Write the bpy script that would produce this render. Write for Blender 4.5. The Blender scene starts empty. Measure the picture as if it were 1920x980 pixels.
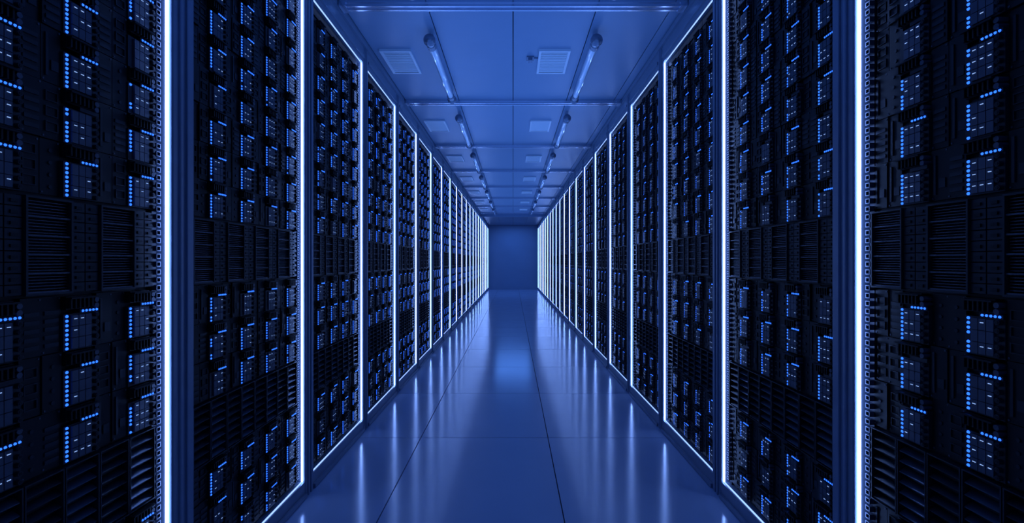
import bpy, math, random
from mathutils import Vector

scene = bpy.context.scene
scene.view_settings.view_transform = 'Standard'
scene.view_settings.look = 'None'

# ---------------------------------------------------------------- dimensions
W = 1.32          # aisle half width (frame front face)
CAM_Z = 1.5
CEIL = 3.45
S = 1.19          # rack pitch
Y0 = 1.925        # first visible post centre
N0, N1 = -4, 20   # rack intervals  (Y0+n*S .. Y0+(n+1)*S)
Y_END = Y0 + N1 * S + 0.08
Y_BACK = Y0 + N0 * S - 0.08
DEPTH = 0.9

# ---------------------------------------------------------------- materials
def mat_principled(name, col, rough=0.5, metal=0.0, noise=0.0, nscale=8.0, bump=0.0,
                   rough_var=0.0, spec=0.5, coat=0.0):
    m = bpy.data.materials.new(name)
    m.use_nodes = True
    nt = m.node_tree
    b = nt.nodes['Principled BSDF']
    b.inputs['Base Color'].default_value = (*col, 1)
    b.inputs['Roughness'].default_value = rough
    b.inputs['Metallic'].default_value = metal
    b.inputs['Specular IOR Level'].default_value = spec
    b.inputs['Coat Weight'].default_value = coat
    if noise or bump or rough_var:
        tc = nt.nodes.new('ShaderNodeTexCoord')
        nz = nt.nodes.new('ShaderNodeTexNoise')
        nz.inputs['Scale'].default_value = nscale
        nz.inputs['Detail'].default_value = 4
        nt.links.new(tc.outputs['Object'], nz.inputs['Vector'])
        if noise:
            r = nt.nodes.new('ShaderNodeMix'); r.data_type = 'RGBA'
            r.inputs[6].default_value = (*[c * (1 - noise) for c in col], 1)
            r.inputs[7].default_value = (*[min(1, c * (1 + noise)) for c in col], 1)
            nt.links.new(nz.outputs['Fac'], r.inputs[0])
            nt.links.new(r.outputs[2], b.inputs['Base Color'])
        if rough_var:
            mr = nt.nodes.new('ShaderNodeMapRange')
            mr.inputs['To Min'].default_value = max(0.02, rough - rough_var)
            mr.inputs['To Max'].default_value = rough + rough_var
            nt.links.new(nz.outputs['Fac'], mr.inputs['Value'])
            nt.links.new(mr.outputs['Result'], b.inputs['Roughness'])
        if bump:
            bp = nt.nodes.new('ShaderNodeBump')
            bp.inputs['Strength'].default_value = bump
            bp.inputs['Distance'].default_value = 0.002
            nt.links.new(nz.outputs['Fac'], bp.inputs['Height'])
            nt.links.new(bp.outputs['Normal'], b.inputs['Normal'])
    return m

def mat_emit(name, col, strength, sample=True):
    m = bpy.data.materials.new(name)
    m.use_nodes = True
    nt = m.node_tree
    b = nt.nodes['Principled BSDF']
    b.inputs['Base Color'].default_value = (0.02, 0.03, 0.05, 1)
    b.inputs['Emission Color'].default_value = (*col, 1)
    b.inputs['Emission Strength'].default_value = strength
    m.cycles.emission_sampling = 'FRONT' if sample else 'NONE'
    return m

M_FRAME = mat_principled('frame_painted_steel', (0.25, 0.31, 0.41), 0.34, 0.35, noise=0.12, nscale=14, rough_var=0.06)
M_BLACK = mat_principled('server_black_plastic', (0.005, 0.006, 0.009), 0.45, 0.0, noise=0.3, nscale=30, spec=0.3)
M_DARK = mat_principled('server_dark_steel', (0.018, 0.022, 0.032), 0.42, 0.3, noise=0.25, nscale=20, spec=0.45)
M_GREY = mat_principled('server_grey_face', (0.08, 0.095, 0.13), 0.4, 0.4, noise=0.2, nscale=40)
M_SLAT = mat_principled('server_vent_slat', (0.08, 0.095, 0.13), 0.33, 0.6, noise=0.15, nscale=25)
M_STRIP = mat_emit('led_strip_light', (0.21, 0.38, 1.0), 14.0, True)
M_STRIP2 = mat_emit('led_strip_light_soft', (0.24, 0.40, 1.0), 2.0, True)
M_DOT = mat_emit('status_led_blue', (0.02, 0.13, 1.0), 2.4, False)
M_TICK = mat_emit('status_led_white', (0.30, 0.50, 1.0), 0.9, False)
M_FLOOR = mat_principled('floor_gloss_tile', (0.42, 0.52, 0.70), 0.155, 0.0, noise=0.05, nscale=3, rough_var=0.02, spec=1.0)
M_GAP = mat_principled('seam_dark', (0.006, 0.008, 0.015), 0.8)
M_CEIL = mat_principled('ceiling_panel_paint', (0.28, 0.38, 0.52), 0.36, 0.0, noise=0.08, nscale=2.5, rough_var=0.05)
M_WALL = mat_principled('wall_paint', (0.34, 0.44, 0.60), 0.55, 0.0, noise=0.08, nscale=1.5)
M_BAR = mat_principled('crossbar_aluminium', (0.65, 0.70, 0.80), 0.24, 0.9, noise=0.08, nscale=10)
M_VENT = mat_principled('vent_white_enamel', (0.92, 0.95, 0.98), 0.32, 0.0, noise=0.03, nscale=10)
M_TUBE = mat_principled('tube_glass_frosted', (0.85, 0.90, 0.96), 0.14, 0.35, noise=0.05, nscale=10, coat=0.8)
M_CAP = mat_principled('tube_end_cap', (0.24, 0.28, 0.36), 0.26, 0.6, noise=0.1, nscale=10)

# ---------------------------------------------------------------- mesh builder
class MB:
    def __init__(self):
        self.v = []; self.f = []; self.m = []; self.mats = []
    def mi(self, mat):
        if mat not in self.mats:
            self.mats.append(mat)
        return self.mats.index(mat)
    def box(self, x0, x1, y0, y1, z0, z1, mat):
        k = self.mi(mat); n = len(self.v)
        if x0 > x1: x0, x1 = x1, x0
        if y0 > y1: y0, y1 = y1, y0
        if z0 > z1: z0, z1 = z1, z0
        self.v += [(x0, y0, z0), (x1, y0, z0), (x1, y1, z0), (x0, y1, z0),
                   (x0, y0, z1), (x1, y0, z1), (x1, y1, z1), (x0, y1, z1)]
        for q in ((0, 3, 2, 1), (4, 5, 6, 7), (0, 1, 5, 4), (1, 2, 6, 5), (2, 3, 7, 6), (3, 0, 4, 7)):
            self.f.append(tuple(n + i for i in q)); self.m.append(k)
    def bevbox_z(self, x0, x1, y0, y1, z0, z1, b, mat):
        """vertical post with chamfered corners on the x1 (front) side"""
        pts = [(x0, y0), (x1 - b, y0), (x1, y0 + b), (x1, y1 - b), (x1 - b, y1), (x0, y1)]
        self.extr([(p[0], p[1], z0) for p in pts], (0, 0, z1 - z0), mat)
    def extr(self, pts, d, mat):
        k = self.mi(mat); n = len(self.v); c = len(pts)
        self.v += [tuple(p) for p in pts]
        self.v += [(p[0] + d[0], p[1] + d[1], p[2] + d[2]) for p in pts]
        self.f.append(tuple(n + i for i in reversed(range(c)))); self.m.append(k)
        self.f.append(tuple(n + c + i for i in range(c))); self.m.append(k)
        for i in range(c):
            j = (i + 1) % c
            self.f.append((n + i, n + j, n + c + j, n + c + i)); self.m.append(k)
    def disc(self, x0, x1, y, z, r, seg, mat):
        pts = [(x0, y + r * math.cos(2 * math.pi * i / seg), z + r * math.sin(2 * math.pi * i / seg)) for i in range(seg)]
        self.extr(pts, (x1 - x0, 0, 0), mat)
    def dome(self, x0, y, z, r, mat, seg=6):
        k = self.mi(mat); n = len(self.v)
        for rr, xx in ((r, x0), (r * 0.7, x0 + r * 0.6)):
            for i in range(seg):
                a = 2 * math.pi * i / seg
                self.v.append((xx, y + rr * math.cos(a), z + rr * math.sin(a)))
        for i in range(seg):
            j = (i + 1) % seg
            self.f.append((n + i, n + j, n + seg + j, n + seg + i)); self.m.append(k)
        self.f.append(tuple(n + seg + i for i in range(seg))); self.m.append(k)
    def slat(self, y0, y1, z, x, d, h, t, mat):
        """tilted louvre: profile in xz, extruded in y"""
        pts = [(x - d, y0, z + h), (x, y0, z), (x, y0, z + t), (x - d, y0, z + h + t)]
        self.extr(pts, (0, y1 - y0, 0), mat)
    def ring(self, x0, x1, y0, y1, z0, z1, t, mat):
        self.box(x0, x1, y0, y1, z0, z0 + t, mat)
        self.box(x0, x1, y0, y1, z1 - t, z1, mat)
        self.box(x0, x1, y0, y0 + t, z0 + t, z1 - t, mat)
        self.box(x0, x1, y1 - t, y1, z0 + t, z1 - t, mat)
    def lathe_y(self, prof, cx, cz, seg, mat):
        """prof: list of (y, r)"""
        k = self.mi(mat); n = len(self.v)
        for (y, r) in prof:
            for i in range(seg):
                a = 2 * math.pi * i / seg
                self.v.append((cx + r * math.cos(a), y, cz + r * math.sin(a)))
        for p in range(len(prof) - 1):
            for i in range(seg):
                j = (i + 1) % seg
                self.f.append((n + p * seg + i, n + (p + 1) * seg + i, n + (p + 1) * seg + j, n + p * seg + j)); self.m.append(k)
        self.f.append(tuple(n + i for i in range(seg))); self.m.append(k)
        e = n + (len(prof) - 1) * seg
        self.f.append(tuple(e + i for i in reversed(range(seg)))); self.m.append(k)
    def mesh(self, name):
        me = bpy.data.meshes.new(name)
        me.from_pydata(self.v, [], self.f)
        for m in self.mats: me.materials.append(m)
        me.polygons.foreach_set('material_index', self.m)
        me.update()
        return me

def add(name, me, loc=(0, 0, 0), rotz=0.0):
    o = bpy.data.objects.new(name, me)
    o.location = loc
    o.rotation_euler = (0, 0, rotz)
    scene.collection.objects.link(o)
    return o

# ---------------------------------------------------------------- server rack
HW = S / 2 - 0.0015       # half width of a rack
POST = 0.062
Z_BOT, Z_TOP = 0.10, 3.255
XF = -0.062               # base plane of server faces

def unit(mb, y0, w, z0, pitch, rnd):
    """one server module column unit: face, drives, leds, knobs, cable block"""
    h = pitch * 0.66
    x = XF
    mb.box(x, x + 0.018, y0, y0 + w, z0, z0 + h, M_DARK)
    xf = x + 0.018
    # drive modules 3 x 3
    ya = y0 + 0.022; yb = y0 + w - 0.026
    cw = (yb - ya) / 3
    for i in range(3):
        for j in range(3):
            a = ya + i * cw; c = z0 + 0.004 + j * (h - 0.008) / 3
            mb.box(xf, xf + 0.006, a + 0.0012, a + cw - 0.0012, c + 0.001, c + (h - 0.008) / 3 - 0.001, M_GREY)
            if rnd.random() < 0.55:
                zc = c + (h - 0.008) / 3 * 0.62
                mb.box(xf + 0.006, xf + 0.0072, a + cw * 0.3, a + cw * 0.72, zc, zc + 0.0022, M_TICK)
    # vertical LED bar
    r = rnd.random()
    if r < 0.82:
        n = 8
        for i in range(n):
            if rnd.random() < 0.92:
                mb.dome(xf, y0 + 0.0105, z0 + 0.007 + i * (h - 0.014) / (n - 1), 0.0050, M_DOT)
    # top short LED row
    if rnd.random() < 0.75:
        for i in range(5):
            mb.dome(xf + 0.006, y0 + w * 0.5 + i * 0.0125, z0 + h + 0.006, 0.0042, M_DOT)
    mb.box(x, xf + 0.006, y0 + w * 0.42, y0 + w, z0 + h, z0 + h + 0.012, M_DARK)
    # round knobs on right edge
    for i in range(5):
        mb.disc(xf, xf + 0.012, y0 + w - 0.012, z0 + 0.010 + i * (h - 0.020) / 4, 0.0075, 8, M_DARK)
        mb.disc(xf + 0.012, xf + 0.013, y0 + w - 0.012, z0 + 0.010 + i * (h - 0.020) / 4, 0.0045, 6, M_BLACK)
    # cable / handle block above
    zc = z0 + h + 0.014; zt = z0 + pitch - 0.004
    mb.box(x, x + 0.022, y0 + 0.004, y0 + w * 0.80, zc, zt, M_BLACK)
    for i in range(6):
        a = y0 + 0.008 + i * w * 0.125
        mb.box(x + 0.022, x + 0.034, a, a + 0.005, zc + 0.003, zt - 0.003, M_BLACK)
    mb.box(x + 0.022, x + 0.040, y0 + 0.004, y0 + w * 0.85, zt - 0.008, zt - 0.003, M_BLACK)
    for i in range(2):
        mb.disc(x, x + 0.030, y0 + w * 0.88, zc + 0.006 + i * 0.018, 0.0085, 8, M_GREY)

def filler(mb, y0, w, z0, pitch, rnd):
    x = XF
    nx = 2
    for i in range(nx):
        a = y0 + i * w / nx
        d = rnd.choice([0.006, 0.010, 0.014])
        mb.box(x, x + d, a + 0.0012, a + w / nx - 0.0012, z0 + 0.0012, z0 + pitch - 0.0012, M_BLACK)
        k = rnd.randint(0, 3)
        if k == 0:
            for j in range(5):
                zz = z0 + 0.02 + j * 0.024
                mb.box(x + d, x + d + 0.003, a + 0.010, a + w / nx - 0.010, zz, zz + 0.012, M_DARK)
        elif k == 1:
            for j in range(3):
                zz = z0 + 0.022 + j * 0.045
                mb.ring(x + d, x + d + 0.004, a + 0.012, a + w / nx - 0.012, zz, zz + 0.030, 0.003, M_DARK)
        elif k == 2:
            for j in range(4):
                mb.disc(x + d, x + d + 0.003, a + w / nx / 2, z0 + 0.025 + j * 0.036, 0.006, 8, M_DARK)
        else:
            mb.box(x + d, x + d + 0.004, a + 0.012, a + 0.020, z0 + 0.02, z0 + pitch - 0.02, M_DARK)
            mb.box(x + d, x + d + 0.003, a + 0.030, a + w / nx - 0.010, z0 + 0.04, z0 + 0.07, M_DARK)
        # screws
        mb.disc(x + d, x + d + 0.002, a + 0.007, z0 + 0.008, 0.003, 6, M_GREY)
        mb.disc(x + d, x + d + 0.002, a + w / nx - 0.007, z0 + pitch - 0.008, 0.003, 6, M_GREY)

def band_cell(mb, y0, w, z0, z1, rnd):
    """mid band: framed louvre stack + two columns of small square modules"""
    x = XF
    vw = w * 0.60
    mb.ring(x, x + 0.030, y0 + 0.003, y0 + vw, z0 + 0.004, z1 - 0.004, 0.006, M_DARK)
    n = 5
    ph = (z1 - z0 - 0.02) / n
    for i in range(n):
        zz = z0 + 0.010 + i * ph
        mb.box(x, x + 0.026, y0 + 0.009, y0 + vw - 0.006, zz, zz + 0.005, M_SLAT)
        for j in range(5):
            q = zz + 0.010 + j * (ph - 0.010) / 5
            mb.slat(y0 + 0.012, y0 + vw - 0.010, q, x + 0.018, 0.012, 0.004, 0.0022, M_SLAT)
    cw = (w - vw) / 2
    for i in range(2):
        a = y0 + vw + i * cw
        m = 9
        for j in range(m):
            c = z0 + 0.006 + j * (z1 - z0 - 0.012) / m
            hh = (z1 - z0 - 0.012) / m
            mb.box(x, x + 0.022, a + 0.002, a + cw - 0.002, c + 0.0015, c + hh - 0.0015, M_DARK)
            mb.box(x + 0.022, x + 0.026, a + cw * 0.3, a + cw * 0.7, c + hh * 0.3, c + hh * 0.6, M_BLACK)

def low_cell(mb, y0, w, z0, z1, rnd):
    """lower ventilation panel: broad tilted louvres beside a plain louvred door"""
    x = XF
    half = w / 2
    for s in range(2):
        a = y0 + s * half
        mb.ring(x, x + 0.028, a + 0.002, a + half - 0.002, z0 + 0.004, z1 - 0.004, 0.004, M_DARK)
        n = 7
        for j in range(n):
            q = z0 + 0.012 + j * (z1 - z0 - 0.02) / n
            mb.slat(a + 0.008, a + half - 0.008, q, x + 0.024, 0.022, 0.014, 0.003, M_SLAT if s else M_DARK)

def build_rack(seed, strips):
    rnd = random.Random(seed)
    mb = MB()
    # carcass
    mb.box(-DEPTH, XF, -HW + 0.004, HW - 0.004, Z_BOT, Z_TOP, M_BLACK)
    # frame : half posts, top beam, plinth
    for s in (-1, 1):
        a, b = (s * HW, s * (HW - POST))
        mb.bevbox_z(-0.10, 0.0, min(a, b), max(a, b), 0.0, CEIL - 0.012, 0.005, M_FRAME)
        # raised rib on post
        c = s * (HW - POST * 0.30)
        mb.bevbox_z(-0.002, 0.008, c - 0.010, c + 0.010, 0.0, CEIL - 0.012, 0.003, M_FRAME)
    iy = HW - POST
    mb.box(-0.10, -0.004, -iy, iy, Z_TOP, CEIL - 0.012, M_FRAME)
    mb.box(-0.004, 0.010, -iy, iy, Z_TOP + 0.035, Z_TOP + 0.060, M_FRAME)
    mb.box(-0.004, 0.018, -HW, HW, CEIL - 0.055, CEIL - 0.012, M_FRAME)
    mb.box(-0.10, -0.004, -iy, iy, 0.0, Z_BOT, M_FRAME)
    mb.box(-0.004, 0.012, -iy, iy, 0.004, 0.030, M_FRAME)
    # LED strips just inside the frame
    t = 0.0080
    xs0, xs1 = -0.024, -0.016
    if 'a' in strips: mb.box(xs0, xs1, -iy, -iy + t * 0.6, Z_BOT + 0.002, Z_TOP - 0.002, M_STRIP2)
    if 'b' in strips: mb.box(xs0, xs1, iy - t * 0.6, iy, Z_BOT + 0.002, Z_TOP - 0.002, M_STRIP2)
    if 'A' in strips: mb.box(xs0, xs1, -iy, -iy + t, Z_BOT + 0.002, Z_TOP - 0.002, M_STRIP)
    if 'B' in strips: mb.box(xs0, xs1, iy - t, iy, Z_BOT + 0.002, Z_TOP - 0.002, M_STRIP)
    mb.box(xs0, xs1, -iy + t, iy - t, Z_BOT, Z_BOT + t * 0.5, M_STRIP2)
    mb.box(xs0, xs1, -iy + t, iy - t, Z_TOP - t * 0.5, Z_TOP, M_STRIP2)
    # edge loops (cable rings) by both posts
    for s in (-1, 1):
        z = Z_BOT + 0.03
        a, b = s * (iy - 0.019), s * (iy - 0.041)
        y0, y1 = min(a, b), max(a, b)
        mb.box(XF, XF + 0.012, y0 - 0.001, y1 + 0.001, Z_BOT, Z_TOP, M_DARK)
        while z < Z_TOP - 0.04:
            mb.ring(XF + 0.012, XF + 0.030, y0, y1, z, z + 0.020, 0.0035, M_GREY)
            z += 0.030
    # cells
    inner = iy - 0.043
    cell = 2 * inner / 4
    uw = 0.118
    fw = cell - uw
    for c in range(4):
        y = -inner + c * cell
        def group(z0, n, pitch):
            for k in range(n):
                filler(mb, y, fw, z0 + k * pitch, pitch, rnd)
                unit(mb, y + fw, uw, z0 + k * pitch, pitch, rnd)
        group(0.118, 3, 0.161)
        low_cell(mb, y, cell, 0.603, 0.879, rnd)
        group(0.884, 3, 0.171)
        band_cell(mb, y, cell, 1.399, 1.690, rnd)
        group(1.696, 9, 0.166)
        mb.box(XF, XF + 0.016, y + 0.002, y + cell - 0.002, 3.195, Z_TOP - 0.005, M_BLACK)
    return mb.mesh('server_rack_mesh_%d_%s' % (seed, strips))

# the strip on a rack's far post is the full-width one on each row
variants = {-1: [build_rack(s, 'aB') for s in (3, 11, 27)],
            1: [build_rack(s, 'Ab') for s in (5, 14, 31)]}
left_open = build_rack(3, 'B')
right_open = build_rack(11, 'A')
for n in range(N0, N1):
    yc = Y0 + (n + 0.5) * S
    for side in (-1, 1):
        if n == 0:
            me = left_open if side < 0 else right_open
        else:
            me = variants[side][n % 3]
        add('server_rack', me, (side * W, yc, 0.0), 0.0 if side < 0 else math.pi)

# ---------------------------------------------------------------- floor
mb = MB()
XW = W + DEPTH + 0.02
mb.box(-XW, XW, Y_BACK, Y_END, -0.12, -0.02, M_GAP)
g = 0.0035
xs = [-XW, -1.867, -0.785, 0.297, 1.379, XW]
ty = 4.09 - 1.37 * 5
ys = [Y_BACK]
while ty < Y_END:
    if ty > Y_BACK + 0.05: ys.append(ty)
    ty += 1.37
ys.append(Y_END)
for i in range(len(xs) - 1):
    for j in range(len(ys) - 1):
        mb.box(xs[i] + g, xs[i + 1] - g, ys[j] + g, ys[j + 1] - g, -0.02, 0.0, M_FLOOR)
add('floor', mb.mesh('floor_mesh'))

# ---------------------------------------------------------------- ceiling
mb = MB()
mb.box(-XW, XW, Y_BACK, Y_END, CEIL + 0.02, CEIL + 0.12, M_GAP)
xs = [-XW, -1.30, -0.655, 0.0, 0.645, 1.22, XW]
BAR0, BP = 3.62, 2.205
HEAD = 19.6
bars = []
b = BAR0 - 3 * BP
while b < HEAD - 0.3:
    if b > Y_BACK + 0.1: bars.append(b)
    b += BP
ys = [Y_BACK] + bars + [Y_END]
g = 0.004
for i in range(len(xs) - 1):
    for j in range(len(ys) - 1):
        mb.box(xs[i] + g, xs[i + 1] - g, ys[j] + g, ys[j + 1] - g, CEIL, CEIL + 0.02, M_CEIL)
add('ceiling', mb.mesh('ceiling_mesh'))

# crossbars
mb = MB()
L = W - 0.022
mb.box(-L, L, -0.045, 0.045, -0.022, 0, M_BAR)
mb.box(-L, L, -0.038, -0.018, -0.045, -0.022, M_BAR)
mb.box(-L, L, 0.018, 0.038, -0.045, -0.022, M_BAR)
mb.box(-L, -L + 0.05, -0.055, 0.055, -0.050, 0, M_BAR)
mb.box(L - 0.05, L, -0.055, 0.055, -0.050, 0, M_BAR)
bar_me = mb.mesh('ceiling_crossbar_mesh')
for b in bars:
    add('ceiling_crossbar', bar_me, (0, b, CEIL))

# shallow bulkhead across the aisle near the far end
mb = MB()
mb.box(-L, L, -0.03, 0.03, -0.13, 0, M_WALL)
add('ceiling_bulkhead', mb.mesh('ceiling_bulkhead_mesh'), (0, HEAD, CEIL))

# tube lights
mb = MB()
L2 = 0.77
R = 0.034
mb.lathe_y([(-L2 + 0.05, R), (L2 - 0.05, R)], 0, 0, 20, M_TUBE)
for s in (-1, 1):
    c = s * (L2 - 0.03)
    prof = []
    for i in range(9):
        a = -math.pi / 2 + math.pi * i / 8
        prof.append((c + 0.052 * math.sin(a), max(0.004, 0.052 * math.cos(a))))
    mb.lathe_y(prof, 0, 0, 20, M_CAP)
    mb.lathe_y([(c - s * 0.10 - 0.03, 0.040), (c - s * 0.10 + 0.03, 0.040)], 0, 0, 20, M_CAP)
    mb.box(-0.012, 0.012, c - s * 0.25 - 0.015, c - s * 0.25 + 0.015, 0.02, 0.085, M_CAP)
mb.box(-0.022, 0.022, -L2 + 0.10, L2 - 0.10, 0.045, 0.085, M_BAR)
tube_me = mb.mesh('tube_light_mesh')
# vents
mb = MB()
vx, vy = 0.145, 0.265
f = 0.022
mb.box(-vx, vx, -vy, -vy + f, -0.022, 0, M_VENT); mb.box(-vx, vx, vy - f, vy, -0.022, 0, M_VENT)
mb.box(-vx, -vx + f, -vy + f, vy - f, -0.022, 0, M_VENT); mb.box(vx - f, vx, -vy + f, vy - f, -0.022, 0, M_VENT)
mb.box(-vx + f, vx - f, -vy + f, vy - f, -0.003, 0, M_DARK)
n = 13
for i in range(n):
    y = -vy + f + (i + 0.15) * (2 * vy - 2 * f) / n
    mb.extr([(-vx + f, y, -0.012), (-vx + f, y + 0.018, -0.017), (-vx + f, y + 0.019, -0.014), (-vx + f, y + 0.001, -0.009)],
            (2 * vx - 2 * f, 0, 0), M_VENT)
vent_me = mb.mesh('air_vent_mesh')
# small sensor bracket
mb = MB()
mb.box(-0.035, 0.035, -0.045, 0.045, -0.012, 0, M_CAP)
mb.box(-0.020, 0.020, -0.030, 0.030, -0.035, -0.012, M_CAP)
mb.box(0.035, 0.075, -0.008, 0.008, -0.010, 0, M_CAP)
sens_me = mb.mesh('ceiling_sensor_mesh')
for k, b in enumerate(bars):
    if b + 2.0 > HEAD: continue
    yc = b + 0.40 + L2
    for sx in (-0.705, 0.705):
        add('tube_light_fixture', tube_me, (sx, yc, CEIL - 0.085))
    add('air_vent', vent_me, (-1.085, b + 1.05, CEIL))
    add('air_vent', vent_me, (0.385, b + 1.05, CEIL))
    if 3.0 < b < 4.5:
        add('ceiling_sensor', sens_me, (0.165, b + 0.98, CEIL))

# ---------------------------------------------------------------- walls
def wall(name, x0, x1, y0, y1):
    mb = MB()
    mb.box(x0, x1, y0, y1, -0.12, CEIL + 0.12, M_WALL)
    add(name, mb.mesh(name + '_mesh'))
wall('wall_front', -XW, XW, Y_END, Y_END + 0.12)
wall('wall_back', -XW, XW, Y_BACK - 0.12, Y_BACK)
wall('wall_left', -XW - 0.12, -XW, Y_BACK - 0.12, Y_END + 0.12)
wall('wall_right', XW, XW + 0.12, Y_BACK - 0.12, Y_END + 0.12)

# ---------------------------------------------------------------- added fill lamps
def area(name, x, y, z, sx, sy, power, up):
    l = bpy.data.lights.new(name, 'AREA')
    l.shape = 'RECTANGLE'
    l.size = sx; l.size_y = sy
    l.energy = power
    l.color = (0.09, 0.28, 1.0)
    o = bpy.data.objects.new(name, l)
    o.location = (x, y, z)
    o.rotation_euler = (math.pi if up else 0, 0, 0)
    scene.collection.objects.link(o)
area('ceiling_fill_light', 0, 3.0, 2.9, 2.2, 10.0, 46, True)  # added fill for blue ambience on the near ceiling, no fixture here
area('ceiling_fill_light', 0, 14.0, 2.9, 2.2, 11.5, 36, True)  # weaker added fill for the far ceiling, likewise without a fixture
area('end_wall_fill_light', 0, 22.6, CEIL - 0.01, 1.6, 5.0, 60, False)  # added fill to brighten the end wall, unseen behind the bulkhead

# ---------------------------------------------------------------- world
w = bpy.data.worlds.new('world')
scene.world = w
w.use_nodes = True
w.node_tree.nodes['Background'].inputs['Color'].default_value = (0.02, 0.06, 0.2, 1)
w.node_tree.nodes['Background'].inputs['Strength'].default_value = 0.05

# ---------------------------------------------------------------- camera
cam = bpy.data.cameras.new('camera')
cam.sensor_width = 36
cam.lens = 900 / 1920 * 36
cam.shift_x = -2 / 1920
cam.clip_start = 0.05
co = bpy.data.objects.new('camera', cam)
co.location = (0, 0, CAM_Z)
co.rotation_euler = (math.pi / 2, 0, 0)
scene.collection.objects.link(co)
scene.camera = co
